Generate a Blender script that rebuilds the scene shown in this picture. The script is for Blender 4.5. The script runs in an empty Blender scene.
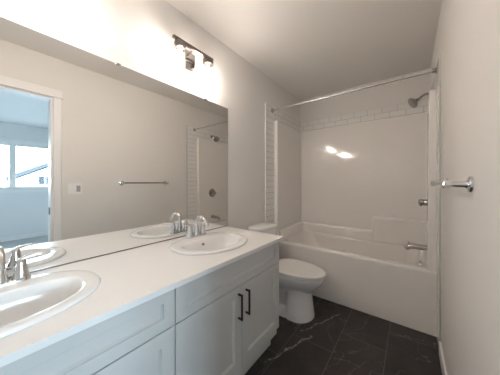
import bpy, bmesh, math, random
from mathutils import Vector, Matrix
R = math.radians
SC = bpy.context.scene
COL = SC.collection
random.seed(4)

# ------------------------------------------------------------------ camera, sky, exposure
W = 1.493          # room width: mirror wall at x=0, right wall at x=W
YF, YB = -0.42, 2.975
H = 2.454
cd = bpy.data.cameras.new('camera'); cam = bpy.data.objects.new('camera', cd); COL.objects.link(cam)
cd.sensor_width = 36; cd.lens = 36 * 208.008 / 500; cd.shift_y = -5.122 / 500; cd.clip_start = 0.01
cam.location = (1.32, 0, 1.216); cam.rotation_euler = (R(90), 0, 0.6563)
SC.camera = cam

wd = bpy.data.worlds.new('sky'); SC.world = wd; wd.use_nodes = True
bg = wd.node_tree.nodes['Background']; bg.inputs[0].default_value = (0.64, 0.845, 1.0, 1); bg.inputs[1].default_value = 15.5

SC.view_settings.view_transform = 'Standard'; SC.view_settings.look = 'None'
SC.view_settings.exposure = 1.29; SC.view_settings.gamma = 1; SC.view_settings.use_curve_mapping = False
BULB = 78.0
BULB_COL = (1.0, 0.885, 0.795, 1)

# daylight entering through the bedroom window (sampling portal in the real opening)
pl = bpy.data.lights.new('window_portal', 'AREA'); pl.shape = 'RECTANGLE'; pl.size = 2.2; pl.size_y = 1.0
po = bpy.data.objects.new('window_portal', pl); COL.objects.link(po)
po.location = (5.42, 0.2, 1.55); po.rotation_euler = (0, R(90), 0)
pl.size = 1.0; pl.size_y = 2.2; pl.cycles.is_portal = True

# ------------------------------------------------------------------ materials
def mat(name, col, rough=0.5, metal=0.0, spec=0.5, coat=0.0, bump=0.0, bscale=200.0, vary=0.0, vscale=3.0):
    m = bpy.data.materials.new(name); m.use_nodes = True
    nt = m.node_tree; b = nt.nodes['Principled BSDF']
    b.inputs['Base Color'].default_value = (*col, 1); b.inputs['Roughness'].default_value = rough
    b.inputs['Metallic'].default_value = metal; b.inputs['Specular IOR Level'].default_value = spec
    b.inputs['Coat Weight'].default_value = coat; b.inputs['Coat Roughness'].default_value = 0.08
    tc = nt.nodes.new('ShaderNodeTexCoord')
    if vary:
        n = nt.nodes.new('ShaderNodeTexNoise'); n.inputs['Scale'].default_value = vscale; n.inputs['Detail'].default_value = 4
        nt.links.new(tc.outputs['Object'], n.inputs['Vector'])
        mx = nt.nodes.new('ShaderNodeMix'); mx.data_type = 'RGBA'
        mx.inputs[6].default_value = (*[c * (1 - vary) for c in col], 1)
        mx.inputs[7].default_value = (*[min(1, c * (1 + vary)) for c in col], 1)
        nt.links.new(n.outputs['Fac'], mx.inputs[0]); nt.links.new(mx.outputs[2], b.inputs['Base Color'])
    if bump:
        n = nt.nodes.new('ShaderNodeTexNoise'); n.inputs['Scale'].default_value = bscale; n.inputs['Detail'].default_value = 3
        nt.links.new(tc.outputs['Object'], n.inputs['Vector'])
        bp = nt.nodes.new('ShaderNodeBump'); bp.inputs['Strength'].default_value = bump; bp.inputs['Distance'].default_value = 0.002
        nt.links.new(n.outputs['Fac'], bp.inputs['Height']); nt.links.new(bp.outputs[0], b.inputs['Normal'])
    return m

M = {}
M['wall'] = mat('wall_paint', (0.85, 0.82, 0.785), 0.6, spec=0.25, bump=0.04, bscale=260)
M['ceil'] = mat('ceiling_paint', (0.87, 0.84, 0.80), 0.75, spec=0.2, bump=0.15, bscale=180)
M['trim'] = mat('trim_paint', (0.93, 0.92, 0.91), 0.35, vary=0.01)
M['acrylic'] = mat('tub_acrylic', (0.92, 0.885, 0.845), 0.08, spec=0.35, vary=0.01)
M['counter'] = mat('quartz', (0.90, 0.88, 0.86), 0.28, vary=0.02, vscale=180)
M['cab'] = mat('cabinet_paint', (0.64, 0.625, 0.605), 0.38, spec=0.4, vary=0.01)
M['ceramic'] = mat('ceramic', (0.90, 0.895, 0.885), 0.10, spec=0.55, vary=0.005)
M['toilet'] = mat('toilet_ceramic', (0.92, 0.91, 0.90), 0.10, spec=0.5, vary=0.005)
M['seat'] = mat('seat_plastic', (0.90, 0.88, 0.85), 0.25, vary=0.005)
M['chrome'] = mat('chrome', (0.78, 0.78, 0.78), 0.10, 1.0, vary=0.01)
M['nickel'] = mat('brushed_nickel', (0.42, 0.39, 0.37), 0.24, 1.0, vary=0.03)
M['satin'] = mat('satin_chrome', (0.52, 0.50, 0.48), 0.16, 1.0, vary=0.02)
M['steel'] = mat('rod_steel', (0.76, 0.75, 0.74), 0.22, 1.0, vary=0.02)
M['darkmetal'] = mat('dark_chrome', (0.20, 0.17, 0.155), 0.32, 1.0, vary=0.03)
M['black'] = mat('black_metal', (0.012, 0.012, 0.013), 0.4, vary=0.02)
M['dark'] = mat('dark_slot', (0.03, 0.03, 0.03), 0.6, vary=0.02)
M['plastic'] = mat('white_plastic', (0.95, 0.945, 0.94), 0.3, vary=0.005)
M['outlet'] = mat('grey_plastic', (0.42, 0.42, 0.43), 0.4, vary=0.01)
M['mirror'] = mat('mirror_glass', (0.90, 0.905, 0.89), 0.0, 1.0)
M['caulk'] = mat('edge_trim', (0.60, 0.61, 0.57), 0.4, vary=0.02)
M['bedwall'] = mat('bedroom_paint', (0.86, 0.86, 0.86), 0.6, bump=0.08)
M['bedceil'] = mat('bedroom_ceiling_paint', (0.86, 0.86, 0.86), 0.7, bump=0.08)
M['carpet'] = mat('carpet', (0.58, 0.58, 0.58), 0.95, bump=0.6, bscale=600, vary=0.15, vscale=120)
M['siding'] = mat('house_siding', (0.80, 0.80, 0.80), 0.6, vary=0.02)
M['roof'] = mat('house_roof', (0.009, 0.012, 0.015), 0.8, vary=0.15, vscale=6)
M['pane_dark'] = mat('house_glass', (0.016, 0.020, 0.024), 0.6, spec=0.1, vary=0.05)
M['ground'] = mat('bare_ground', (0.05, 0.05, 0.045), 0.9, vary=0.2, vscale=0.3)
M['tree'] = mat('tree_leaves', (0.022, 0.030, 0.032), 0.9, vary=0.3, vscale=1.2)
M['bark'] = mat('tree_bark', (0.10, 0.08, 0.06), 0.9, vary=0.2)

def emis(name, col, s):
    m = bpy.data.materials.new(name); m.use_nodes = True; nt = m.node_tree
    for n in list(nt.nodes): nt.nodes.remove(n)
    o = nt.nodes.new('ShaderNodeOutputMaterial'); e = nt.nodes.new('ShaderNodeEmission')
    e.inputs[0].default_value = col; e.inputs[1].default_value = s; nt.links.new(e.outputs[0], o.inputs[0])
    return m
M['bulb'] = emis('lit_bulb', BULB_COL, BULB)

def thin_glass(name, tint, refl):
    m = bpy.data.materials.new(name); m.use_nodes = True; nt = m.node_tree
    for n in list(nt.nodes): nt.nodes.remove(n)
    o = nt.nodes.new('ShaderNodeOutputMaterial'); t = nt.nodes.new('ShaderNodeBsdfTransparent'); g = nt.nodes.new('ShaderNodeBsdfGlossy')
    t.inputs[0].default_value = (*tint, 1); g.inputs['Roughness'].default_value = 0.03
    lw = nt.nodes.new('ShaderNodeLayerWeight'); lw.inputs[0].default_value = refl
    mx = nt.nodes.new('ShaderNodeMixShader')
    nt.links.new(lw.outputs['Fresnel'], mx.inputs[0]); nt.links.new(t.outputs[0], mx.inputs[1]); nt.links.new(g.outputs[0], mx.inputs[2])
    nt.links.new(mx.outputs[0], o.inputs[0])
    return m
M['shade_glass'] = thin_glass('clear_shade_glass', (0.98, 0.98, 0.98), 0.04)
M['window_glass'] = thin_glass('window_glass', (0.97, 0.98, 0.98), 0.12)

def tile_mat(nm='subway_tile', bw=0.155, loc=0.035):
    m = bpy.data.materials.new(nm); m.use_nodes = True; nt = m.node_tree; b = nt.nodes['Principled BSDF']
    b.inputs['Roughness'].default_value = 0.15
    tc = nt.nodes.new('ShaderNodeTexCoord'); geo = nt.nodes.new('ShaderNodeNewGeometry')
    sx = nt.nodes.new('ShaderNodeSeparateXYZ'); nt.links.new(tc.outputs['Object'], sx.inputs[0])
    sn = nt.nodes.new('ShaderNodeSeparateXYZ'); nt.links.new(geo.outputs['Normal'], sn.inputs[0])
    ab = nt.nodes.new('ShaderNodeMath'); ab.operation = 'ABSOLUTE'; nt.links.new(sn.outputs[0], ab.inputs[0])
    st = nt.nodes.new('ShaderNodeMath'); st.operation = 'GREATER_THAN'; st.inputs[1].default_value = 0.5; nt.links.new(ab.outputs[0], st.inputs[0])
    mu = nt.nodes.new('ShaderNodeMix'); mu.data_type = 'FLOAT'
    nt.links.new(st.outputs[0], mu.inputs[0]); nt.links.new(sx.outputs[0], mu.inputs[2]); nt.links.new(sx.outputs[1], mu.inputs[3])
    cb = nt.nodes.new('ShaderNodeCombineXYZ'); nt.links.new(mu.outputs[0], cb.inputs[0])
    ofs = nt.nodes.new('ShaderNodeMath'); ofs.operation = 'SUBTRACT'; ofs.inputs[1].default_value = 1.985; nt.links.new(sx.outputs[2], ofs.inputs[0])
    nt.links.new(ofs.outputs[0], cb.inputs[1])
    mp = nt.nodes.new('ShaderNodeMapping'); mp.inputs['Location'].default_value = (loc, 0.0, 0); nt.links.new(cb.outputs[0], mp.inputs[0])
    br = nt.nodes.new('ShaderNodeTexBrick'); br.offset = 0.5 if bw < 0.5 else 0.0
    br.inputs['Scale'].default_value = 1.0; br.inputs['Brick Width'].default_value = bw; br.inputs['Row Height'].default_value = 0.0685
    br.inputs['Mortar Size'].default_value = 0.0022; br.inputs['Mortar Smooth'].default_value = 0.1
    br.inputs['Color1'].default_value = (0.93, 0.91, 0.88, 1); br.inputs['Color2'].default_value = (0.915, 0.895, 0.865, 1)
    br.inputs['Mortar'].default_value = (0.58, 0.55, 0.52, 1)
    nt.links.new(mp.outputs[0], br.inputs['Vector']); nt.links.new(br.outputs['Color'], b.inputs['Base Color'])
    bp = nt.nodes.new('ShaderNodeBump'); bp.invert = True; bp.inputs['Distance'].default_value = 0.002
    bp.inputs['Strength'].default_value = 0.5 if bw < 0.5 else 0.0
    nt.links.new(br.outputs['Fac'], bp.inputs['Height']); nt.links.new(bp.outputs[0], b.inputs['Normal'])
    return m
M['tile'] = tile_mat(); M['tile_col'] = tile_mat('stacked_tile', 3.0, 0.3)

def floor_mat():
    m = bpy.data.materials.new('slate_tile'); m.use_nodes = True; nt = m.node_tree; b = nt.nodes['Principled BSDF']
    L = nt.links.new
    def math_(op, a, b_=None, c=None):
        n = nt.nodes.new('ShaderNodeMath'); n.operation = op
        for i, v in enumerate((a, b_, c)):
            if v is None: continue
            if isinstance(v, (int, float)): n.inputs[i].default_value = v
            else: L(v, n.inputs[i])
        return n.outputs[0]
    tc = nt.nodes.new('ShaderNodeTexCoord'); sx = nt.nodes.new('ShaderNodeSeparateXYZ'); L(tc.outputs['Object'], sx.inputs[0])
    x, y = sx.outputs[0], sx.outputs[1]
    cx = math_('DIVIDE', math_('SUBTRACT', x, 0.272), 0.304)
    ci = math_('FLOOR', cx); fx = math_('SUBTRACT', cx, ci)
    cy = math_('DIVIDE', math_('SUBTRACT', math_('SUBTRACT', y, 1.285), math_('MULTIPLY', ci, 0.25)), 0.608)
    yi = math_('FLOOR', cy); fy = math_('SUBTRACT', cy, yi)
    dx = math_('MULTIPLY', math_('MINIMUM', fx, math_('SUBTRACT', 1.0, fx)), 0.304)
    dy = math_('MULTIPLY', math_('MINIMUM', fy, math_('SUBTRACT', 1.0, fy)), 0.608)
    grout = math_('LESS_THAN', math_('MINIMUM', dx, dy), 0.0020)
    # per-tile offset so that the stone pattern breaks at the joints
    cb = nt.nodes.new('ShaderNodeCombineXYZ'); L(math_('MULTIPLY', ci, 3.7), cb.inputs[0]); L(math_('MULTIPLY', yi, 5.3), cb.inputs[1]); L(math_('MULTIPLY', ci, 1.9), cb.inputs[2])
    va = nt.nodes.new('ShaderNodeVectorMath'); va.operation = 'ADD'; L(tc.outputs['Object'], va.inputs[0]); L(cb.outputs[0], va.inputs[1])
    n1 = nt.nodes.new('ShaderNodeTexNoise'); n1.inputs['Scale'].default_value = 5.0; n1.inputs['Detail'].default_value = 8; n1.inputs['Roughness'].default_value = 0.65; L(va.outputs[0], n1.inputs['Vector'])
    cr = nt.nodes.new('ShaderNodeValToRGB'); cr.color_ramp.elements[0].position = 0.3; cr.color_ramp.elements[1].position = 0.72
    cr.color_ramp.elements[0].color = (0.026, 0.0235, 0.0225, 1); cr.color_ramp.elements[1].color = (0.078, 0.070, 0.066, 1); L(n1.outputs['Fac'], cr.inputs[0])
    # fine random veins
    n2 = nt.nodes.new('ShaderNodeTexNoise'); n2.inputs['Scale'].default_value = 2.6; n2.inputs['Detail'].default_value = 5; n2.inputs['Distortion'].default_value = 0.6; L(va.outputs[0], n2.inputs['Vector'])
    d = math_('ABSOLUTE', math_('SUBTRACT', n2.outputs['Fac'], 0.5))
    v1 = math_('MULTIPLY', math_('SUBTRACT', 1.0, math_('MINIMUM', math_('DIVIDE', d, 0.006), 1.0)), 0.22)
    # the strong chalky veins, each a wavering streak between two points of the floor
    nw = nt.nodes.new('ShaderNodeTexNoise'); nw.inputs['Scale'].default_value = 9; nw.inputs['Detail'].default_value = 5; L(tc.outputs['Object'], nw.inputs['Vector'])
    wv = math_('MULTIPLY', math_('SUBTRACT', nw.outputs['Fac'], 0.5), 0.075)
    nb = nt.nodes.new('ShaderNodeTexNoise'); nb.inputs['Scale'].default_value = 34; nb.inputs['Detail'].default_value = 4; L(tc.outputs['Object'], nb.inputs['Vector'])
    vein = v1
    for (x0, y0, x1, y1, wd_, st) in VEINS:
        ln = math.hypot(x1 - x0, y1 - y0); ux, uy = (x1 - x0) / ln, (y1 - y0) / ln
        px, py = math_('SUBTRACT', x, x0), math_('SUBTRACT', y, y0)
        t = math_('ADD', math_('MULTIPLY', px, ux), math_('MULTIPLY', py, uy))
        s = math_('ABSOLUTE', math_('ADD', math_('SUBTRACT', math_('MULTIPLY', px, uy), math_('MULTIPLY', py, ux)), wv))
        over = math_('MAXIMUM', math_('SUBTRACT', math_('ABSOLUTE', math_('SUBTRACT', t, ln / 2)), ln / 2), 0.0)
        dd = math_('DIVIDE', math_('ADD', s, over), wd_)
        k = math_('MULTIPLY', math_('SUBTRACT', 1.0, math_('MINIMUM', dd, 1.0)), st)
        k = math_('MULTIPLY', k, math_('MINIMUM', math_('MAXIMUM', math_('MULTIPLY', math_('SUBTRACT', nb.outputs['Fac'], 0.36), 5.0), 0.15), 1.0))
        vein = math_('MAXIMUM', vein, k)
    mx = nt.nodes.new('ShaderNodeMix'); mx.data_type = 'RGBA'; L(vein, mx.inputs[0]); L(cr.outputs[0], mx.inputs[6]); mx.inputs[7].default_value = (0.50, 0.46, 0.43, 1)
    m2 = nt.nodes.new('ShaderNodeMix'); m2.data_type = 'RGBA'; L(grout, m2.inputs[0]); L(mx.outputs[2], m2.inputs[6]); m2.inputs[7].default_value = (0.16, 0.14, 0.13, 1)
    L(m2.outputs[2], b.inputs['Base Color'])
    rr = math_('ADD', 0.38, math_('MULTIPLY', n1.outputs['Fac'], 0.2)); L(rr, b.inputs['Roughness'])
    b.inputs['Specular IOR Level'].default_value = 0.35
    bp = nt.nodes.new('ShaderNodeBump'); bp.inputs['Strength'].default_value = 0.25; bp.inputs['Distance'].default_value = 0.002
    L(math_('SUBTRACT', n1.outputs['Fac'], grout), bp.inputs['Height']); L(bp.outputs[0], b.inputs['Normal'])
    return m
VEINS = [(0.62, 1.60, 0.80, 2.03, 0.010, 0.75), (0.545, 1.18, 0.70, 1.60, 0.011, 0.8), (0.875, 1.80, 1.03, 1.88, 0.005, 0.35),
         (0.90, 1.50, 1.05, 1.53, 0.006, 0.3), (1.19, 2.00, 1.40, 2.09, 0.005, 0.3), (0.93, 1.25, 1.10, 1.62, 0.005, 0.2),
         (0.30, 0.7, 0.60, 1.0, 0.008, 0.5), (1.0, 0.2, 1.3, 0.9, 0.008, 0.5)]
M['floor'] = floor_mat()

# ------------------------------------------------------------------ helpers
def link(name, bm, m, parent=None, smooth=False, angle=None):
    me = bpy.data.meshes.new(name)
    bmesh.ops.recalc_face_normals(bm, faces=bm.faces)
    bm.to_mesh(me); bm.free()
    if smooth:
        for p in me.polygons: p.use_smooth = True
        if angle:
            try: me.set_sharp_from_angle(angle=R(angle))
            except Exception: pass
    me.materials.append(M[m])
    o = bpy.data.objects.new(name, me); COL.objects.link(o)
    if parent:
        o.parent = parent
        o.matrix_parent_inverse = Matrix.Translation(-Vector(parent.location))
    return o
def thing(name, label, cat, loc, group=None):
    o = bpy.data.objects.new(name, None); COL.objects.link(o); o.location = loc; o.empty_display_size = 0.05
    return tag(o, label, cat, group)
def tag(o, label, cat, group=None):
    o['label'] = label; o['category'] = cat
    if group: o['group'] = group
    return o
def struct(name, bm, m, parent=None):
    o = link(name, bm, m, parent)
    if not parent: o['kind'] = 'structure'
    return o
def box(bm, x0, x1, y0, y1, z0, z1, bev=0.0, seg=2):
    vs = [bm.verts.new((x, y, z)) for x in (x0, x1) for y in (y0, y1) for z in (z0, z1)]
    fs = [(0, 1, 3, 2), (4, 6, 7, 5), (0, 4, 5, 1), (2, 3, 7, 6), (0, 2, 6, 4), (1, 5, 7, 3)]
    faces = [bm.faces.new([vs[i] for i in f]) for f in fs]
    if bev:
        es = list({e for f in faces for e in f.edges})
        bmesh.ops.bevel(bm, geom=es, offset=bev, segments=seg, profile=0.5, affect='EDGES')
    return bm
def B(*a, **k): return box(bmesh.new(), *a, **k)
def loft(bm, rings, cap0=True, cap1=True, close=True):
    vr = [[bm.verts.new(p) for p in r] for r in rings]
    n = len(vr[0])
    for a, b in zip(vr, vr[1:]):
        for i in range(n if close else n - 1):
            j = (i + 1) % n
            bm.faces.new((a[i], a[j], b[j], b[i]))
    if cap0: bm.faces.new(list(reversed(vr[0])))
    if cap1: bm.faces.new(vr[-1])
    return bm
def frame_for(d):
    d = Vector(d).normalized(); u = d.orthogonal().normalized(); return u, d.cross(u)
def lathe(bm, base, axis, prof, n=28, cap0=True, cap1=True):
    axis = Vector(axis).normalized(); u, v = frame_for(axis); base = Vector(base)
    rings = [[base + axis * h + (u * math.cos(2 * math.pi * i / n) + v * math.sin(2 * math.pi * i / n)) * r for i in range(n)] for (r, h) in prof]
    return loft(bm, rings, cap0, cap1)
def tube(bm, pts, rad, n=14, caps=True):
    pts = [Vector(p) for p in pts]
    if not isinstance(rad, (list, tuple)): rad = [rad] * len(pts)
    rings = []; u = None
    for i, p in enumerate(pts):
        d = (pts[min(i + 1, len(pts) - 1)] - pts[max(i - 1, 0)]).normalized()
        if u is None: u = d.orthogonal().normalized()
        else: u = (u - d * u.dot(d)).normalized()
        v = d.cross(u)
        rings.append([p + (u * math.cos(2 * math.pi * k / n) + v * math.sin(2 * math.pi * k / n)) * rad[i] for k in range(n)])
    return loft(bm, rings, caps, caps)
def curve(ctrl, n=6):   # Catmull-Rom through points
    P = [Vector(c) for c in ctrl]; P = [2 * P[0] - P[1]] + P + [2 * P[-1] - P[-2]]; out = []
    for i in range(1, len(P) - 2):
        for k in range(n):
            t = k / n; a, b, c, d = P[i - 1], P[i], P[i + 1], P[i + 2]
            out.append(0.5 * ((2 * b) + (-a + c) * t + (2 * a - 5 * b + 4 * c - d) * t * t + (-a + 3 * b - 3 * c + d) * t ** 3))
    out.append(P[-2]); return out
def rrect(x0, x1, y0, y1, r, z, n=8):
    pts = []
    for cx, cy, a0 in ((x1 - r, y1 - r, 0), (x0 + r, y1 - r, 90), (x0 + r, y0 + r, 180), (x1 - r, y0 + r, 270)):
        for k in range(n + 1):
            a = R(a0 + 90 * k / n); pts.append((cx + r * math.cos(a), cy + r * math.sin(a), z))
    return pts

# ------------------------------------------------------------------ room shell
T = 0.12
struct('floor', B(-T, W + T, YF - T, YB + T, -0.05, 0.0), 'floor')
struct('ceiling', B(-T, W + T, YF - T, YB + T, H, H + 0.08), 'ceil')
struct('wall_left', B(-T, 0, YF, YB, 0, H), 'wall')
struct('wall_back', B(-T, W + T, YB, YB + T, 0, H), 'wall')
struct('wall_front', B(-T, W + T, YF - T, YF, 0, H), 'wall')
DY0, DY1, DZ = -0.35, 0.44, 2.055
bm = bmesh.new()
box(bm, W, W + T, DY1, YB, 0, H); box(bm, W, W + T, YF, DY0, 0, H); box(bm, W, W + T, DY0, DY1, DZ, H)
struct('wall_right', bm, 'wall')
# door casing and jambs
bm = bmesh.new()
box(bm, W - 0.014, W - 0.0005, DY1 + 0.003, DY1 + 0.062, 0, DZ + 0.003, 0.002, 1)
box(bm, W - 0.014, W - 0.0005, DY0 - 0.062, DY0 - 0.003, 0, DZ + 0.003, 0.002, 1)
box(bm, W - 0.018, W - 0.0005, DY0 - 0.068, DY1 + 0.068, DZ + 0.003, DZ + 0.08, 0.002, 1)
box(bm, W - 0.022, W - 0.0005, DY0 - 0.068, DY1 + 0.078, DZ + 0.003, DZ + 0.014, 0.002, 1)
casing = struct('trim_1', bm, 'trim')
bm = bmesh.new()
box(bm, W, W + T, DY1 - 0.016, DY1 - 0.0005, 0, DZ - 0.0005); box(bm, W, W + T, DY0 + 0.0005, DY0 + 0.016, 0, DZ - 0.0005)
box(bm, W, W + T, DY0 + 0.016, DY1 - 0.016, DZ - 0.016, DZ - 0.0005)
jamb = struct('trim_2', bm, 'trim')
bm = B(W + 0.025, W + 0.085, DY1 - 0.0185, DY1 - 0.0162, 0.895, 0.965)
struct('strike_plate', bm, 'black', jamb)
# baseboards
struct('baseboard_right', B(W - 0.013, W - 0.0005, DY1 + 0.065, 1.985, 0.0, 0.092, 0.003, 2), 'trim')
struct('baseboard_left', B(0.0005, 0.013, 1.345, 1.985, 0.0, 0.092, 0.003, 2), 'trim')
struct('baseboard_front', B(0.60, W - 0.09, YF + 0.0005, YF + 0.013, 0.0, 0.092, 0.003, 2), 'trim')
# subway tile around the tub: column on each side wall and two courses over the surround
TY0, TY1 = 2.004, 2.1885
struct('trim_3', B(0.0003, 0.009, TY0, 2.966, 1.968, 2.122), 'tile')
struct('trim_4', B(0.0003, 0.009, TY0, TY1, 0.0, 1.968), 'tile_col')
struct('trim_5', B(0.009, W - 0.009, 2.966, YB - 0.0003, 1.985, 2.122), 'tile')
struct('trim_6', B(W - 0.009, W - 0.0003, TY0, 2.966, 1.968, 2.122), 'tile')
struct('trim_7', B(W - 0.009, W - 0.0003, TY0, TY1, 0.0, 1.968), 'tile_col')
struct('trim_8', B(0.0003, 0.012, TY0 - 0.009, TY0 - 0.0003, 0.0, 2.13, 0.002, 1), 'trim')
struct('trim_9', B(W - 0.011, W - 0.0003, TY0 - 0.013, TY0 - 0.0003, 0.0, 2.13), 'caulk')

# ------------------------------------------------------------------ bedroom beyond the door
BX, BY0, BY1 = 5.30, -1.7, 2.3
struct('floor.001', B(W + T, BX + 0.15, BY0, BY1, -0.05, 0.0), 'carpet')
struct('ceiling.001', B(W + T, BX + 0.15, BY0, BY1, H, H + 0.08), 'bedceil')
WY0, WY1, WZ0, WZ1 = -0.95, 1.10, 1.085, 2.03
bm = bmesh.new()
box(bm, BX, BX + 0.15, WY1, BY1, 0, H); box(bm, BX, BX + 0.15, BY0, WY0, 0, H)
box(bm, BX, BX + 0.15, WY0, WY1, 0, WZ0); box(bm, BX, BX + 0.15, WY0, WY1, WZ1, H)
struct('wall_bedroom_far', bm, 'bedwall')
struct('wall_bedroom_right', B(W + T, BX + 0.15, BY1, BY1 + 0.1, 0, H), 'bedwall')
struct('wall_bedroom_left', B(W + T, BX + 0.15, BY0 - 0.1, BY0, 0, H), 'bedwall')
bm = bmesh.new()
box(bm, W + T, W + T + 0.01, DY1, BY1, 0, H); box(bm, W + T, W + T + 0.01, BY0, DY0, 0, H); box(bm, W + T, W + T + 0.01, DY0, DY1, DZ, H)
struct('wall_bedroom_near', bm, 'bedwall')
struct('baseboard_bedroom', B(BX - 0.013, BX - 0.0005, BY0, BY1, 0, 0.10, 0.003, 1), 'trim')
bm = bmesh.new()
for a, b in ((WY0 + 0.001, WY0 + 0.06), (0.372, 0.470), (-0.32, -0.25), (WY1 - 0.06, WY1 - 0.001)): box(bm, BX + 0.03, BX + 0.10, a, b, WZ0 + 0.001, WZ1 - 0.001, 0.004, 1)
for a, b in ((WZ0 + 0.001, WZ0 + 0.045), (WZ1 - 0.045, WZ1 - 0.001)): box(bm, BX + 0.032, BX + 0.098, WY0 + 0.002, WY1 - 0.002, a, b, 0.004, 1)
win = struct('window_1', bm, 'trim')
struct('window_pane', B(BX + 0.06, BX + 0.064, WY0 + 0.03, WY1 - 0.03, WZ0 + 0.03, WZ1 - 0.03), 'window_glass', win)
bm = bmesh.new()
box(bm, BX - 0.02, BX - 0.0005, WY0 - 0.07, WY1 + 0.07, WZ0 - 0.085, WZ0 - 0.02, 0.002, 1)
box(bm, BX - 0.045, BX + 0.03, WY0 + 0.001, WY1 - 0.001, WZ0 - 0.02, WZ0 - 0.0005)
box(bm, BX - 0.02, BX - 0.0005, WY0 - 0.07, WY0 - 0.0, WZ0 - 0.02, WZ1, 0.002, 1)
box(bm, BX - 0.02, BX - 0.0005, WY1, WY1 + 0.07, WZ0 - 0.02, WZ1, 0.002, 1)
box(bm, BX - 0.024, BX - 0.0005, WY0 - 0.08, WY1 + 0.08, WZ1, WZ1 + 0.085, 0.002, 1)
struct('window_casing', bm, 'trim', win)

# outside: ground a storey below, the neighbouring house and trees far off
struct('ground', B(5.6, 140, -90, 90, -3.3, -3.0), 'ground')
hx = 18.0
t = thing('neighbour_house', 'white sided house with dark sloping gable roof outside the bedroom window', 'house', (hx + 4, 4.4, -3.0))
bm = bmesh.new()
prof = [(1.35, -3.0), (7.5, -3.0), (7.5, 1.42), (4.42, 3.1), (1.35, 1.42)]
loft(bm, [[(hx, y, z) for y, z in prof], [(hx + 8, y, z) for y, z in prof]])
link('wall', bm, 'siding', t)
bm = bmesh.new()
rp = [(0.95, 1.29), (4.42, 3.20), (7.9, 1.29), (7.9, 1.53), (4.42, 3.45), (0.95, 1.53)]
loft(bm, [[(hx - 0.45, y, z) for y, z in rp], [(hx + 8.4, y, z) for y, z in rp]])
link('roof', bm, 'roof', t)
bm = bmesh.new(); box(bm, hx - 0.04, hx - 0.002, 1.96, 2.04, -3, 1.5)
link('corner_board', bm, 'pane_dark', t)
bm = bmesh.new()
for a, b, c, d in ((2.27, 2.33, 1.05, 1.66), (2.97, 3.03, 1.05, 1.66), (2.62, 2.68, 1.05, 1.66), (2.27, 3.03, 1.02, 1.08), (2.27, 3.03, 1.62, 1.68)): box(bm, hx - 0.05, hx - 0.002, a, b, c, d)
wf = link('window', bm, 'siding', t)
link('pane', B(hx - 0.02, hx - 0.001, 2.33, 2.97, 1.08, 1.62), 'pane_dark', wf)
for k, (yy, hh, rr_) in enumerate(((-1.5, 4.9, 2.2), (5.6, 4.6, 2.0), (12.2, 4.9, 2.3))):
    lab = ['far hazy tree at the left end of the distant row, seen through the window', 'far hazy tree in the middle of the distant row, seen through the window', 'far hazy tree nearest the white house, seen through the window'][k]
    t = thing('distant_tree', lab, 'tree', (70, yy, -3.0), 'distant trees outside the window')
    bm = bmesh.new(); bmesh.ops.create_icosphere(bm, subdivisions=3, radius=1.0)
    for v in bm.verts:
        s = 1 + 0.22 * math.sin(5 * v.co.x + 3 * v.co.z + k) * math.cos(4 * v.co.y + k)
        v.co = Vector((v.co.x * rr_ * s, v.co.y * rr_ * s, v.co.z * hh * 0.38 * s)) + Vector((70, yy, -3.0 + hh * 0.62))
    link('crown', bm, 'tree', t, True)
    link('trunk', lathe(bmesh.new(), (70, yy, -3.0), (0, 0, 1), [(0.25, 0), (0.18, hh * 0.5)], 10), 'bark', t, True)

# ------------------------------------------------------------------ vanity cabinets
def shaker(y0, y1, z0, z1, st):     # a shaker front: frame with a recessed centre panel
    bm = bmesh.new(); x0, x1 = 0.543, 0.562
    o = [(y0, z0), (y1, z0), (y1, z1), (y0, z1)]
    i1 = [(y0 + st, z0 + st), (y1 - st, z0 + st), (y1 - st, z1 - st), (y0 + st, z1 - st)]
    e = 0.001; i1b = [(y0 + st + e, z0 + st + e), (y1 - st - e, z0 + st + e), (y1 - st - e, z1 - st - e), (y0 + st + e, z1 - st - e)]
    e = 0.008; i2 = [(y0 + st + e, z0 + st + e), (y1 - st - e, z0 + st + e), (y1 - st - e, z1 - st - e), (y0 + st + e, z1 - st - e)]
    b = 0.0015; ob = [(y0 + b, z0 + b), (y1 - b, z0 + b), (y1 - b, z1 - b), (y0 + b, z1 - b)]
    rings = [[(x0, *p) for p in o], [(x1 - b, *p) for p in o], [(x1, *p) for p in ob], [(x1, *p) for p in i1], [(x1 - 0.005, *p) for p in i1b], [(x1 - 0.012, *p) for p in i2]]
    return loft(bm, rings)
def handle_bm(y, z0, z1):
    bm = bmesh.new()
    box(bm, 0.585, 0.595, y - 0.005, y + 0.005, z0, z1, 0.0015, 1)
    box(bm, 0.5622, 0.586, y - 0.004, y + 0.004, z0 + 0.001, z0 + 0.011, 0.001, 1)
    box(bm, 0.5622, 0.586, y - 0.004, y + 0.004, z1 - 0.011, z1 - 0.001, 0.001, 1)
    return bm
CT = 0.798   # underside of the worktop
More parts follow.
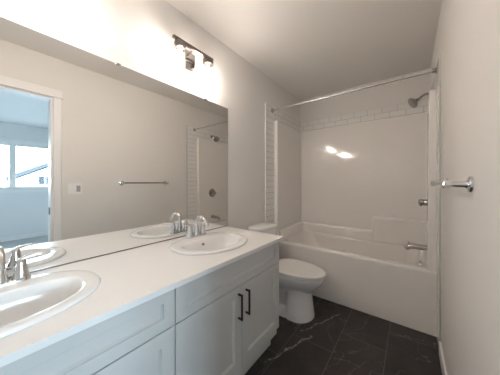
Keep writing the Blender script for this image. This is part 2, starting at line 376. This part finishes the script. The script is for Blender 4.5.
def cabinet(y0, y1, label):
    t = thing('vanity_cabinet', label, 'cabinet', (0.28, (y0 + y1) / 2, 0), 'vanity base cabinets')
    a, b = y0 + 0.001, y1 - 0.001
    bm = bmesh.new()
    for s0, s1 in ((a, a + 0.018), (b - 0.018, b)):     # side panels with a toe-kick notch
        pr = [(0.003, 0.0), (0.49, 0.0), (0.49, 0.105), (0.5415, 0.105), (0.5415, CT - 0.001), (0.003, CT - 0.001)]
        loft(bm, [[(x, s0, z) for x, z in pr], [(x, s1, z) for x, z in pr]])
    box(bm, 0.003, 0.5415, a + 0.018, b - 0.018, 0.105, 0.162)
    box(bm, 0.003, 0.012, a + 0.018, b - 0.018, 0.162, 0.6)
    box(bm, 0.522, 0.5415, a + 0.018, b - 0.018, 0.62, 0.65)
    box(bm, 0.522, 0.5415, a + 0.018, b - 0.018, 0.765, CT - 0.001)
    link('carcass', bm, 'cab', t)
    link('toe_kick', B(0.474, 0.489, a + 0.019, b - 0.019, 0.0, 0.104), 'cab', t)
    link('drawer_front', shaker(a + 0.001, b - 0.001, 0.6375, 0.793, 0.047), 'cab', t)
    ym = (a + b) / 2
    for k, (d0, d1) in enumerate(((a + 0.001, ym - 0.0015), (ym + 0.0015, b - 0.001))):
        d = link('door', shaker(d0, d1, 0.162, 0.6335, 0.058), 'cab', t)
        link('handle', handle_bm(ym - 0.033 if k == 0 else ym + 0.033, 0.457, 0.600), 'black', d)
    return t
VY0, VYM, VY1 = -0.362, 0.486, 1.333
cabinet(VYM, VY1, 'light grey shaker vanity cabinet with two black bar handles, beside the toilet')
cabinet(VY0, VYM, 'light grey shaker vanity cabinet under the nearer sink, left of the long vertical gap')

# worktop with two oval cut-outs
S1, S2 = (0.290, 0.040), (0.288, 0.932)
SA, SB = 0.210, 0.263          # outer half sizes of the drop-in sinks
N = 64
CZ = 0.820
bm = bmesh.new()
YC0, YC1, XC0, XC1 = -0.385, 1.362, 0.001, 0.587
def cell(c, y0, y1):
    ov, rc = [], []
    for k in range(N):
        an = 2 * math.pi * (k + 0.5) / N; dx, dy = math.cos(an), math.sin(an)
        e = 0.80 if dx < 0 else 1.0
        ov.append((c[0] + (SA - 0.021) * (abs(dx) ** e) * (1 if dx > 0 else -1), c[1] + (SB - 0.021) * (abs(dy) ** e) * (1 if dy > 0 else -1)))
        s = min(((XC1 - c[0]) / dx if dx > 0 else (XC0 - c[0]) / dx) if abs(dx) > 1e-6 else 9, ((y1 - c[1]) / dy if dy > 0 else (y0 - c[1]) / dy) if abs(dy) > 1e-6 else 9)
        rc.append([c[0] + s * dx, c[1] + s * dy])
    for cx_, cy_ in ((XC0, y0), (XC0, y1), (XC1, y0), (XC1, y1)):   # snap the nearest ray to each corner
        k = min(range(N), key=lambda i: (rc[i][0] - cx_) ** 2 + (rc[i][1] - cy_) ** 2); rc[k] = [cx_, cy_]
    b = 0.002
    loft(bm, [[(*p, CZ) for p in ov], [(*p, CZ) for p in rc]], False, False)
    loft(bm, [[(*p, CZ) for p in ov], [(*p, CT) for p in ov]], False, False)
    loft(bm, [[(*p, CT) for p in ov], [(*p, CT) for p in rc]], False, False)
    loft(bm, [[(*p, CT) for p in rc], [(*p, CZ) for p in rc]], False, False)
YM = 0.486
cell(S1, YC0, YM); cell(S2, YM, YC1)
bmesh.ops.remove_doubles(bm, verts=bm.verts, dist=0.0005)
fs = [f for f in bm.faces if all(abs(v.co.y - YM) < 1e-4 for v in f.verts)]
bmesh.ops.delete(bm, geom=fs, context='FACES')
ct = link('countertop', bm, 'counter')
tag(ct, 'long white vanity countertop holding both oval sinks', 'countertop')

# sinks
def sink(c, label):
    t = thing('oval_sink', label, 'sink', (c[0], c[1], CZ), 'oval drop-in sinks')
    def oval(a, b, z, dx=0.0, flat=0.0):
        pts = []
        for k in range(N):
            an = 2 * math.pi * k / N; x, y = math.cos(an), math.sin(an)
            px = a * x
            e = 0.80 if not flat else 0.62
            py = y
            if x < 0:
                px = -a * (1 - flat) * abs(x) ** e; py = (abs(y) ** e) * (1 if y > 0 else -1)
            pts.append((c[0] + dx + px, c[1] + b * py, z))
        return pts
    bm = bmesh.new()
    rings = [oval(SA - 0.026, SB - 0.026, CZ - 0.045, 0), oval(SA - 0.024, SB - 0.024, CZ + 0.0004, 0), oval(SA - 0.002, SB - 0.002, CZ + 0.0004), oval(SA, SB, CZ + 0.004), oval(SA - 0.004, SB - 0.004, CZ + 0.010), oval(SA - 0.010, SB - 0.010, CZ + 0.0125), oval(SA - 0.03, SB - 0.03, CZ + 0.0128)]
    # bowl: back edge pulled forward to leave the faucet deck
    for (a, b, z, dx, fl) in ((0.160, 0.213, 0.0124, 0.012, 0.30), (0.156, 0.208, 0.0115, 0.012, 0.31), (0.151, 0.202, 0.006, 0.012, 0.32), (0.146, 0.195, -0.006, 0.013, 0.33), (0.138, 0.183, -0.030, 0.014, 0.34), (0.124, 0.168, -0.070, 0.016, 0.33),
                              (0.100, 0.135, -0.105, 0.018, 0.28), (0.060, 0.085, -0.125, 0.02, 0.15), (0.022, 0.022, -0.131, 0.02, 0.0)):
        rings.append(oval(a, b, CZ + z, dx, fl))
    loft(bm, rings, False, True)
    # outer shell under the counter
    sh = [oval(SA - 0.026, SB - 0.026, CZ - 0.045), oval(0.150, 0.19, CZ - 0.09, 0.012, 0.1), oval(0.11, 0.145, CZ - 0.125, 0.016, 0.1), oval(0.03, 0.03, CZ - 0.145, 0.02)]
    loft(bm, sh, False, True)
    link('basin', bm, 'ceramic', t, True)
    link('drain', lathe(bmesh.new(), (c[0] + 0.02, c[1], CZ - 0.1305), (0, 0, 1), [(0.021, 0), (0.021, 0.003), (0.016, 0.0045), (0.004, 0.004)], 20), 'chrome', t, True, 40)
    # overflow hole on the back of the bowl
    bm = bmesh.new(); p = Vector((c[0] - 0.0765, c[1] - 0.012, CZ - 0.022)); 
    lathe(bm, p, Vector((1, 0, 0.35)), [(0.0075, 0), (0.0075, 0.0016), (0.0055, 0.0022), (0.005, 0.0008)], 18)
    for v in bm.verts: v.co.y = p.y + (v.co.y - p.y) * 1.6
    link('overflow_ring', bm, 'nickel', t, True, 40)
    return t
sink(S2, 'white oval drop-in sink nearer the toilet end of the countertop')
sink(S1, 'large white oval drop-in sink in the near left corner of the countertop')

# faucets
def faucet(y, label):
    x, z = 0.108, CZ + 0.0125
    t = thing('faucet', label, 'faucet', (x, y, z), 'chrome two-handle faucets')
    bm = bmesh.new()
    def st(z_, s): return [(x + 0.026 * s * math.cos(R(a)) * 1.0, y + (0.056 if math.sin(R(a)) > 0 else -0.056 if math.sin(R(a)) < 0 else 0) + 0.026 * s * math.sin(R(a)), z_) for a in [k * 10 + 5 for k in range(36)]]
    loft(bm, [st(z + 0.0003, 1.0), st(z + 0.006, 1.0), st(z + 0.011, 0.9), st(z + 0.012, 0.8)])
    link('base_plate', bm, 'chrome', t, True, 50)
    # gooseneck spout
    bm = bmesh.new()
    lathe(bm, (x, y, z + 0.0122), (0, 0, 1), [(0.0255, 0), (0.0235, 0.012), (0.0175, 0.045), (0.0130, 0.066), (0.0115, 0.078)], 24)
    c = curve([(x, y, z + 0.080), (x, y, z + 0.105), (x + 0.012, y, z + 0.127), (x + 0.045, y, z + 0.142), (x + 0.085, y, z + 0.130), (x + 0.108, y, z + 0.105), (x + 0.116, y, z + 0.085)], 6)
    tube(bm, c, [0.0105 + 0.0005 * min(1, i / 22) for i in range(len(c))], 16)
    sp = link('spout', bm, 'chrome', t, True, 50)
    for s in (-1, 1):
        yy = y + s * 0.056
        bm = bmesh.new()
        lathe(bm, (x, yy, z + 0.0122), (0, 0, 1), [(0.0265, 0), (0.0245, 0.006), (0.0195, 0.028), (0.0155, 0.052), (0.0140, 0.064), (0.010, 0.071), (0.002, 0.0725)], 24)
        h = link('handle', bm, 'chrome', t, True, 50)
        bm = bmesh.new()
        c = curve([(x, yy, z + 0.079), (x + 0.002, yy + s * 0.014, z + 0.086), (x + 0.004, yy + s * 0.034, z + 0.089), (x + 0.006, yy + s * 0.060, z + 0.091)], 5)
        tube(bm, c, [0.0085 - 0.0045 * i / (len(c) - 1) for i in range(len(c))], 12)
        link('lever', bm, 'chrome', h, True)
    return t
faucet(0.945, 'chrome two-handle gooseneck faucet behind the sink nearer the toilet')
faucet(0.043, 'chrome two-handle faucet at the left edge behind the near sink')

# ------------------------------------------------------------------ mirror
t = thing('wall_mirror', 'large frameless wall mirror resting along the back of the countertop', 'mirror', (0.0, 0.5, CZ))
link('glass', B(0.0008, 0.006, -0.40, 1.378, CZ + 0.0056, 1.888), 'mirror', t)
link('bottom_channel', B(0.0006, 0.0085, -0.398, 1.376, CZ + 0.0004, CZ + 0.0055), 'darkmetal', t)
for yy in (0.478, 1.118):
    link('mirror_clip', B(0.0005, 0.0105, yy - 0.013, yy + 0.013, 1.8795, 1.8925, 0.001, 1), 'nickel', t)

# ------------------------------------------------------------------ vanity lights
def vanity_light(yc, label):
    t = thing('vanity_light', label, 'light fixture', (0.0, yc, 2.13), 'two-bulb vanity lights over the mirror')
    link('back_plate', B(0.0008, 0.018, yc - 0.030, yc + 0.060, 2.048, 2.185, 0.004, 2), 'satin', t)
    bm = bmesh.new(); box(bm, 0.082, 0.103, yc - 0.176, yc + 0.170, 2.160, 2.183, 0.004, 2)
    link('bar', bm, 'darkmetal', t)
    bm = bmesh.new(); tube(bm, [(0.017, yc, 2.165), (0.05, yc, 2.168), (0.081, yc, 2.171)], 0.007, 12)
    link('arm', bm, 'darkmetal', t, True)
    for s in (-1, 1):
        y = yc + s * 0.122; bx = 0.0925
        so = link('socket', lathe(bmesh.new(), (bx, y, 2.1595), (0, 0, -1), [(0.030, 0), (0.039, 0.004), (0.041, 0.010), (0.041, 0.042), (0.036, 0.046), (0.015, 0.046), (0.015, 0.054)], 28), 'darkmetal', t, True, 40)
        bm = bmesh.new()
        lathe(bm, (bx, y, 2.113), (0, 0, -1), [(0.036, 0), (0.040, 0.006), (0.0405, 0.108), (0.0410, 0.112), (0.0395, 0.112), (0.0390, 0.006), (0.0352, 0.0)], 32, False, False)
        link('glass_shade', bm, 'shade_glass', t, True, 60)
        bm = bmesh.new()
        lathe(bm, (bx, y, 2.1050), (0, 0, -1), [(0.009, 0), (0.010, 0.014), (0.0165, 0.036), (0.0195, 0.054), (0.018, 0.072), (0.012, 0.084), (0.004, 0.089)], 20)
        link('bulb', bm, 'bulb', so, True)
    return t
vanity_light(0.945, 'dark metal two-bulb light over the mirror, fully in view')
vanity_light(0.050, 'dark metal two-bulb light over the near sink, cut off at the top edge')

# ------------------------------------------------------------------ toilet
def toilet():
    yc = 1.815
    t = thing('toilet', 'white two-piece toilet with closed lid between vanity and tub', 'toilet', (0.35, yc, 0))
    def egg(x0, x1, hw, z, xm=0.42, p=1.0, n=48, sq=2.0):
        cx = x0 + (x1 - x0) * xm; pts = []
        for k in range(n):
            a = 2 * math.pi * k / n; c, s = math.cos(a), math.sin(a)
            q = sq if c < 0 else 2.0
            sx = (abs(c) ** (2 / q)) * (1 if c > 0 else -1); sy = (abs(s) ** (2 / q)) * (1 if s > 0 else -1)
            pts.append((cx + (x1 - cx if c > 0 else cx - x0) * sx, yc + hw * sy, z))
        return pts
    def ped(z, x0, x1, hf, hb, xs=0.44):   # plan of the pedestal: wide front column, narrow back
        pts = []; n = 24
        for k in range(n + 1):
            a = math.pi * (0.5 - k / n)
            pts.append((x1 - 0.13 + 0.13 * max(0, math.cos(a)), yc + hf * math.sin(a), z))
        pts = [p for p in pts]
        side = [(xs + 0.02, hf), (xs - 0.005, hf * 0.93), (xs - 0.03, hb + (hf - hb) * 0.25), (xs - 0.06, hb), ((x0 + xs) / 2, hb), (x0, hb)]
        right = [(x, yc - w, z) for x, w in side]; left = [(x, yc + w, z) for x, w in reversed(side)]
        return left[::1][0:0] + pts + right + left
    bm = bmesh.new()
    loft(bm, [ped(0.0005, 0.16, 0.636, 0.152, 0.146), ped(0.025, 0.16, 0.634, 0.150, 0.140), ped(0.045, 0.16, 0.631, 0.147, 0.105), ped(0.062, 0.165, 0.629, 0.143, 0.066), ped(0.18, 0.17, 0.618, 0.124, 0.058), ped(0.245, 0.17, 0.616, 0.117, 0.062), ped(0.285, 0.17, 0.625, 0.126, 0.10)])
    # bowl
    loft(bm, [egg(0.24, 0.618, 0.112, 0.225), egg(0.22, 0.645, 0.130, 0.258), egg(0.20, 0.690, 0.160, 0.298), egg(0.185, 0.720, 0.176, 0.335), egg(0.18, 0.731, 0.183, 0.362), egg(0.18, 0.732, 0.184, 0.380), egg(0.185, 0.727, 0.180, 0.3845)])
    box(bm, 0.025, 0.215, yc - 0.105, yc + 0.105, 0.27, 0.384, 0.012, 3)
    link('bowl', bm, 'toilet', t, True, 50)
    bm = bmesh.new()
    loft(bm, [egg(0.245, 0.735, 0.186, 0.386, sq=2.8), egg(0.243, 0.740, 0.189, 0.390, sq=2.8), egg(0.243, 0.740, 0.189, 0.398, sq=2.8), egg(0.246, 0.736, 0.186, 0.401, sq=2.8)])
    link('seat', bm, 'seat', t, True, 50)
    bm = bmesh.new()
    loft(bm, [egg(0.240, 0.739, 0.188, 0.4022, sq=2.8), egg(0.238, 0.744, 0.191, 0.405, sq=2.8), egg(0.238, 0.744, 0.191, 0.414, sq=2.8), egg(0.244, 0.737, 0.186, 0.4195, sq=2.8), egg(0.262, 0.715, 0.170, 0.4225, sq=2.8), egg(0.31, 0.66, 0.125, 0.4240, sq=2.6)])
    link('lid', bm, 'seat', t, True, 60)
    for s in (-1, 1):
        link('hinge', B(0.218, 0.2365, yc + s * 0.075 - 0.018, yc + s * 0.075 + 0.018, 0.385, 0.412, 0.004, 2), 'seat', t)
    bm = bmesh.new()
    yt = yc - 0.015
    loft(bm, [rrect(0.03, 0.178, yt - 0.155, yt + 0.155, 0.04, 0.386), rrect(0.025, 0.186, yt - 0.162, yt + 0.162, 0.05, 0.42), rrect(0.02, 0.190, yt - 0.168, yt + 0.168, 0.06, 0.735)])
    link('tank', bm, 'toilet', t, True, 50)
    bm = bmesh.new()
    loft(bm, [rrect(0.016, 0.195, yt - 0.173, yt + 0.173, 0.066, 0.7355), rrect(0.012, 0.199, yt - 0.177, yt + 0.177, 0.07, 0.742), rrect(0.012, 0.199, yt - 0.177, yt + 0.177, 0.07, 0.760), rrect(0.018, 0.193, yt - 0.171, yt + 0.171, 0.066, 0.769), rrect(0.034, 0.177, yt - 0.155, yt + 0.155, 0.055, 0.773)])
    link('tank_lid', bm, 'toilet', t, True, 50)
    bm = bmesh.new()
    lathe(bm, (0.188, yc - 0.105, 0.68), (1, 0, 0), [(0.014, 0), (0.014, 0.008), (0.009, 0.012)], 18)
    tube(bm, [(0.204, yc - 0.105, 0.68), (0.208, yc - 0.08, 0.677), (0.208, yc - 0.045, 0.672)], [0.005, 0.005, 0.006], 10)
    link('flush_lever', bm, 'chrome', t, True, 50)
toilet()

# ------------------------------------------------------------------ tub and shower surround
AY = 2.190
t = thing('bathtub', 'off-white alcove tub with moulded shower surround across the back of the room', 'bathtub', (W / 2, 2.58, 0))
RZ = 0.511
bm = bmesh.new()
x0, x1 = 0.0015, W - 0.0015
# apron and rim, then the basin
def ring(a0, a1, b0, b1, r, z): return rrect(a0, a1, b0, b1, r, z, 10)
YBK = YB - 0.002
rings = [ring(x0, x1, AY, YBK, 0.004, 0.0005), ring(x0, x1, AY, YBK, 0.004, RZ - 0.030), ring(x0, x1, AY - 0.002, YBK, 0.004, RZ - 0.012), ring(x0, x1, AY + 0.004, YBK, 0.005, RZ - 0.002), ring(x0 + 0.004, x1 - 0.004, AY + 0.014, YBK - 0.004, 0.008, RZ),
         ring(0.066, W - 0.066, AY + 0.062, YBK - 0.057, 0.15, RZ), ring(0.080, W - 0.074, AY + 0.070, YBK - 0.064, 0.15, RZ - 0.008), ring(0.095, W - 0.078, AY + 0.076, YBK - 0.070, 0.15, RZ - 0.035),
         ring(0.20, W - 0.098, AY + 0.105, YBK - 0.10, 0.16, 0.30), ring(0.29, W - 0.125, AY + 0.125, YBK - 0.12, 0.17, 0.16), ring(0.36, W - 0.20, AY + 0.18, YBK - 0.18, 0.14, 0.125), ring(0.55, W - 0.40, AY + 0.26, YBK - 0.26, 0.08, 0.118)]
loft(bm, rings)
link('tub', bm, 'acrylic', t, True, 38)
# surround walls: left, back, right panels with front flanges
def panel_l():
    pr = [(0.0095, 2.1895), (0.049, 2.1895), (0.051, 2.1915), (0.051, 2.228), (0.049, 2.230), (0.024, 2.240), (0.022, 2.25), (0.022, 2.93), (0.0095, 2.93)]
    return loft(bmesh.new(), [[(x, y, RZ + 0.001) for x, y in pr], [(x, y, 1.955) for x, y in pr], [(x + (0.003 if i in (0, 8) else -0.004), y + 0.003, 1.967) for i, (x, y) in enumerate(pr)]])
link('left_panel', panel_l(), 'acrylic', t)
def panel_r():
    pr = [(W - 0.0095, 2.1895), (W - 0.062, 2.1895), (W - 0.064, 2.1915), (W - 0.064, 2.228), (W - 0.062, 2.230), (W - 0.028, 2.240), (W - 0.026, 2.25), (W - 0.026, 2.93), (W - 0.0095, 2.93)]
    return loft(bmesh.new(), [[(x, y, RZ + 0.001) for x, y in pr], [(x + (0.010 if 0 < i < 5 else 0), y, 1.940) for i, (x, y) in enumerate(pr)], [(x + (-0.003 if i in (0, 8) else 0.013 if i < 5 else 0.002), y + 0.003, 1.952) for i, (x, y) in enumerate(pr)]])
link('right_panel', panel_r(), 'acrylic', t)
bm = bmesh.new()
# back panel: coved into both side panels
pb = [(0.0095, YBK), (0.0095, 2.931), (0.022, 2.931)]
for k in range(1, 8):
    a = R(180 - 90 * k / 8); pb.append((0.022 + 0.03 + 0.03 * math.cos(a), 2.920 + 0.03 * math.sin(a)))
pb = [(0.0095, YBK), (0.0095, 2.9305), (0.0225, 2.9305), (0.026, 2.942), (0.034, 2.950), (0.045, 2.953), (W - 0.049, 2.953), (W - 0.038, 2.950), (W - 0.030, 2.942), (W - 0.0265, 2.9305), (W - 0.0095, 2.9305), (W - 0.0095, YBK)]
def bring(z):      # the panel leans back a little towards its top
    u = max(0.0, min(1.0, (z - RZ) / (1.985 - RZ))); off = 0.036 * (1 - u) ** 1.15
    return [(x, y if i < 2 or i > 9 else min(YBK - 0.001, y + 0.008 - off * (1 if 3 <= i <= 8 else 0.3)), z) for i, (x, y) in enumerate(pb)]
loft(bm, [bring(RZ + 0.001 + (1.960 - RZ) * k / 14) for k in range(15)] + [bring(1.970), [(x, min(YBK, y + 0.005), 1.982) for x, y, _ in bring(1.982)]])
link('back_panel', bm, 'acrylic', t, True, 40)
# moulded ledges
bm = bmesh.new()
lp = [(0.0225, 2.2505), (0.056, 2.262), (0.062, 2.30), (0.062, 2.83), (0.068, 2.868), (0.085, 2.90), (0.115, 2.907), (0.16, 2.911), (0.955, 2.911), (0.955, 2.9525), (0.05, 2.9525), (0.03, 2.944), (0.0225, 2.93)]
def lring(z, d): return [(x + (d if 0 < i < 8 else 0), y - (d if 5 <= i <= 8 else 0), z) for i, (x, y) in enumerate(lp)]
loft(bm, [lring(RZ + 0.0015, 0.012), lring(0.60, 0.003), lring(0.618, 0.0), lring(0.628, -0.006), lring(0.630, -0.014)])
link('ledge', bm, 'acrylic', t, True, 38)
bm = bmesh.new()
sp_ = [(0.9555, 2.9525), (0.9555, 2.912), (0.965, 2.902), (0.98, 2.899), (W - 0.07, 2.899), (W - 0.045, 2.890), (W - 0.034, 2.86), (W - 0.0265, 2.84), (W - 0.0265, 2.93), (W - 0.032, 2.944), (W - 0.05, 2.9525)]
def sring(z, d): return [(x + (d if i in (1, 2) else 0), y + (d if 1 <= i <= 6 else 0), z) for i, (x, y) in enumerate(sp_)]
loft(bm, [sring(RZ + 0.0015, -0.006), sring(0.775, -0.001), sring(0.790, 0.0), sring(0.800, 0.004), sring(0.803, 0.012)])
link('soap_shelf', bm, 'acrylic', t, True, 38)
# overflow cover on the drain end of the basin
bm = bmesh.new(); lathe(bm, (W - 0.0875, 2.53, 0.440), Vector((-1, 0, 0.1)), [(0.034, 0), (0.034, 0.014), (0.030, 0.022), (0.006, 0.025)], 24)
link('overflow_cover', bm, 'satin', t, True, 40)
bm = bmesh.new(); lathe(bm, (1.05, 2.57, 0.1185), (0, 0, 1), [(0.03, 0), (0.03, 0.003), (0.02, 0.008), (0.004, 0.009)], 20)
link('drain', bm, 'chrome', t, True, 40)

PX, PY = W - 0.026, 2.505
t = thing('tub_spout', 'chrome tub spout with diverter knob low on the right end of the shower', 'faucet', (PX, PY, 0.61))
bm = bmesh.new()
lathe(bm, (PX - 0.0006, PY, 0.612), (-1, 0, 0), [(0.030, 0), (0.030, 0.006), (0.0275, 0.010), (0.026, 0.04), (0.0255, 0.09)], 24, True, False)
c = [(PX - 0.09, PY, 0.612), (PX - 0.12, PY, 0.612), (PX - 0.145, PY, 0.608), (PX - 0.165, PY, 0.597), (PX - 0.180, PY, 0.580)]
tube(bm, c, [0.0255, 0.0255, 0.0255, 0.0245, 0.021], 24)
link('spout_body', bm, 'satin', t, True, 50)
link('diverter_knob', lathe(bmesh.new(), (PX - 0.160, PY, 0.6245), (0, 0, 1), [(0.005, 0), (0.005, 0.014), (0.010, 0.017), (0.010, 0.026), (0.005, 0.029)], 16), 'chrome', t, True, 40)
t = thing('shower_valve', 'round chrome shower valve trim with lever on the right end wall', 'shower valve', (PX, PY, 1.03))
link('escutcheon', lathe(bmesh.new(), (PX - 0.0006, PY, 1.03), (-1, 0, 0), [(0.075, 0), (0.075, 0.004), (0.066, 0.010), (0.035, 0.014), (0.030, 0.02), (0.028, 0.045), (0.024, 0.05)], 32), 'nickel', t, True, 40)
bm = bmesh.new(); lathe(bm, (PX - 0.051, PY, 1.03), (-1, 0, 0), [(0.029, 0), (0.029, 0.024), (0.022, 0.034), (0.006, 0.036)], 24)
tube(bm, [(PX - 0.062, PY, 1.03), (PX - 0.068, PY - 0.03, 1.018), (PX - 0.072, PY - 0.085, 1.008)], [0.010, 0.009, 0.007], 12)
link('lever', bm, 'nickel', t, True, 50)
t = thing('shower_head', 'brushed metal shower head on a bent arm above the surround, right end wall', 'shower head', (W, PY, 2.04))
bm = bmesh.new(); lathe(bm, (W - 0.0095, PY, 2.026), (-1, 0, 0), [(0.028, 0), (0.027, 0.005), (0.012, 0.012)], 22)
c = curve([(W - 0.02, PY, 2.026), (W - 0.055, PY, 2.030), (W - 0.085, PY, 2.018), (W - 0.115, PY, 1.991)], 5); tube(bm, c, 0.0095, 14)
link('arm', bm, 'nickel', t, True, 50)
hd = Vector((-0.78, -0.30, -0.55)).normalized()
bm = bmesh.new(); lathe(bm, Vector((W - 0.112, PY, 1.994)), hd, [(0.012, 0), (0.016, 0.006), (0.016, 0.014), (0.020, 0.020), (0.040, 0.040), (0.051, 0.052), (0.052, 0.060), (0.047, 0.063), (0.010, 0.0635)], 28)
link('spray_head', bm, 'nickel', t, True, 40)

t = thing('shower_curtain_rod', 'straight chrome shower curtain rod spanning above the tub front', 'curtain rod', (W / 2, 2.14, 2.078))
link('rod', tube(bmesh.new(), [(0.012, 2.14, 2.078), (W - 0.012, 2.14, 2.078)], 0.0105, 18), 'steel', t, True, 50)
for xx, s in ((0.0095, 1), (W - 0.0095, -1)):
    link('flange', lathe(bmesh.new(), (xx, 2.14, 2.078), (s, 0, 0), [(0.026, 0), (0.026, 0.006), (0.017, 0.012), (0.0145, 0.028)], 24), 'nickel', t, True, 40)

# ------------------------------------------------------------------ towel bar, switch
t = thing('towel_bar', 'chrome towel bar on the right wall seen almost end-on', 'towel bar', (W, 1.36, 1.21))
TZ = 1.209; TA, TB = 1.055, 1.630
for yy in (TA, TB):
    bm = bmesh.new()
    lathe(bm, (W - 0.0006, yy, TZ), (-1, 0, 0), [(0.029, 0), (0.029, 0.005), (0.027, 0.009), (0.014, 0.013), (0.0105, 0.022), (0.0105, 0.062), (0.0155, 0.057), (0.0160, 0.074), (0.013, 0.0775), (0.003, 0.0785)], 26)
    link('post', bm, 'chrome', t, True, 40)
link('bar', tube(bmesh.new(), [(W - 0.070, TA + 0.0, TZ), (W - 0.070, TB, TZ)], 0.0078, 16), 'nickel', t, True, 50)

t = thing('switch_plate', 'white double wall plate with rocker switch and outlet beside the door casing', 'switch plate', (W, 0.613, 1.149))
link('cover', B(W - 0.0080, W - 0.0006, 0.555, 0.671, 1.092, 1.207, 0.002, 2), 'plastic', t)
link('rocker', B(W - 0.0120, W - 0.0082, 0.571, 0.604, 1.117, 1.182, 0.0015, 2), 'plastic', t)
oc = link('receptacle', B(W - 0.0100, W - 0.0082, 0.622, 0.655, 1.117, 1.182, 0.0008, 1), 'outlet', t)
for zz in (1.133, 1.166):
    for dy in (-0.006, 0.006): link('slot', B(W - 0.0106, W - 0.0101, 0.6385 + dy - 0.001, 0.6385 + dy + 0.001, zz - 0.004, zz + 0.004), 'dark', oc)
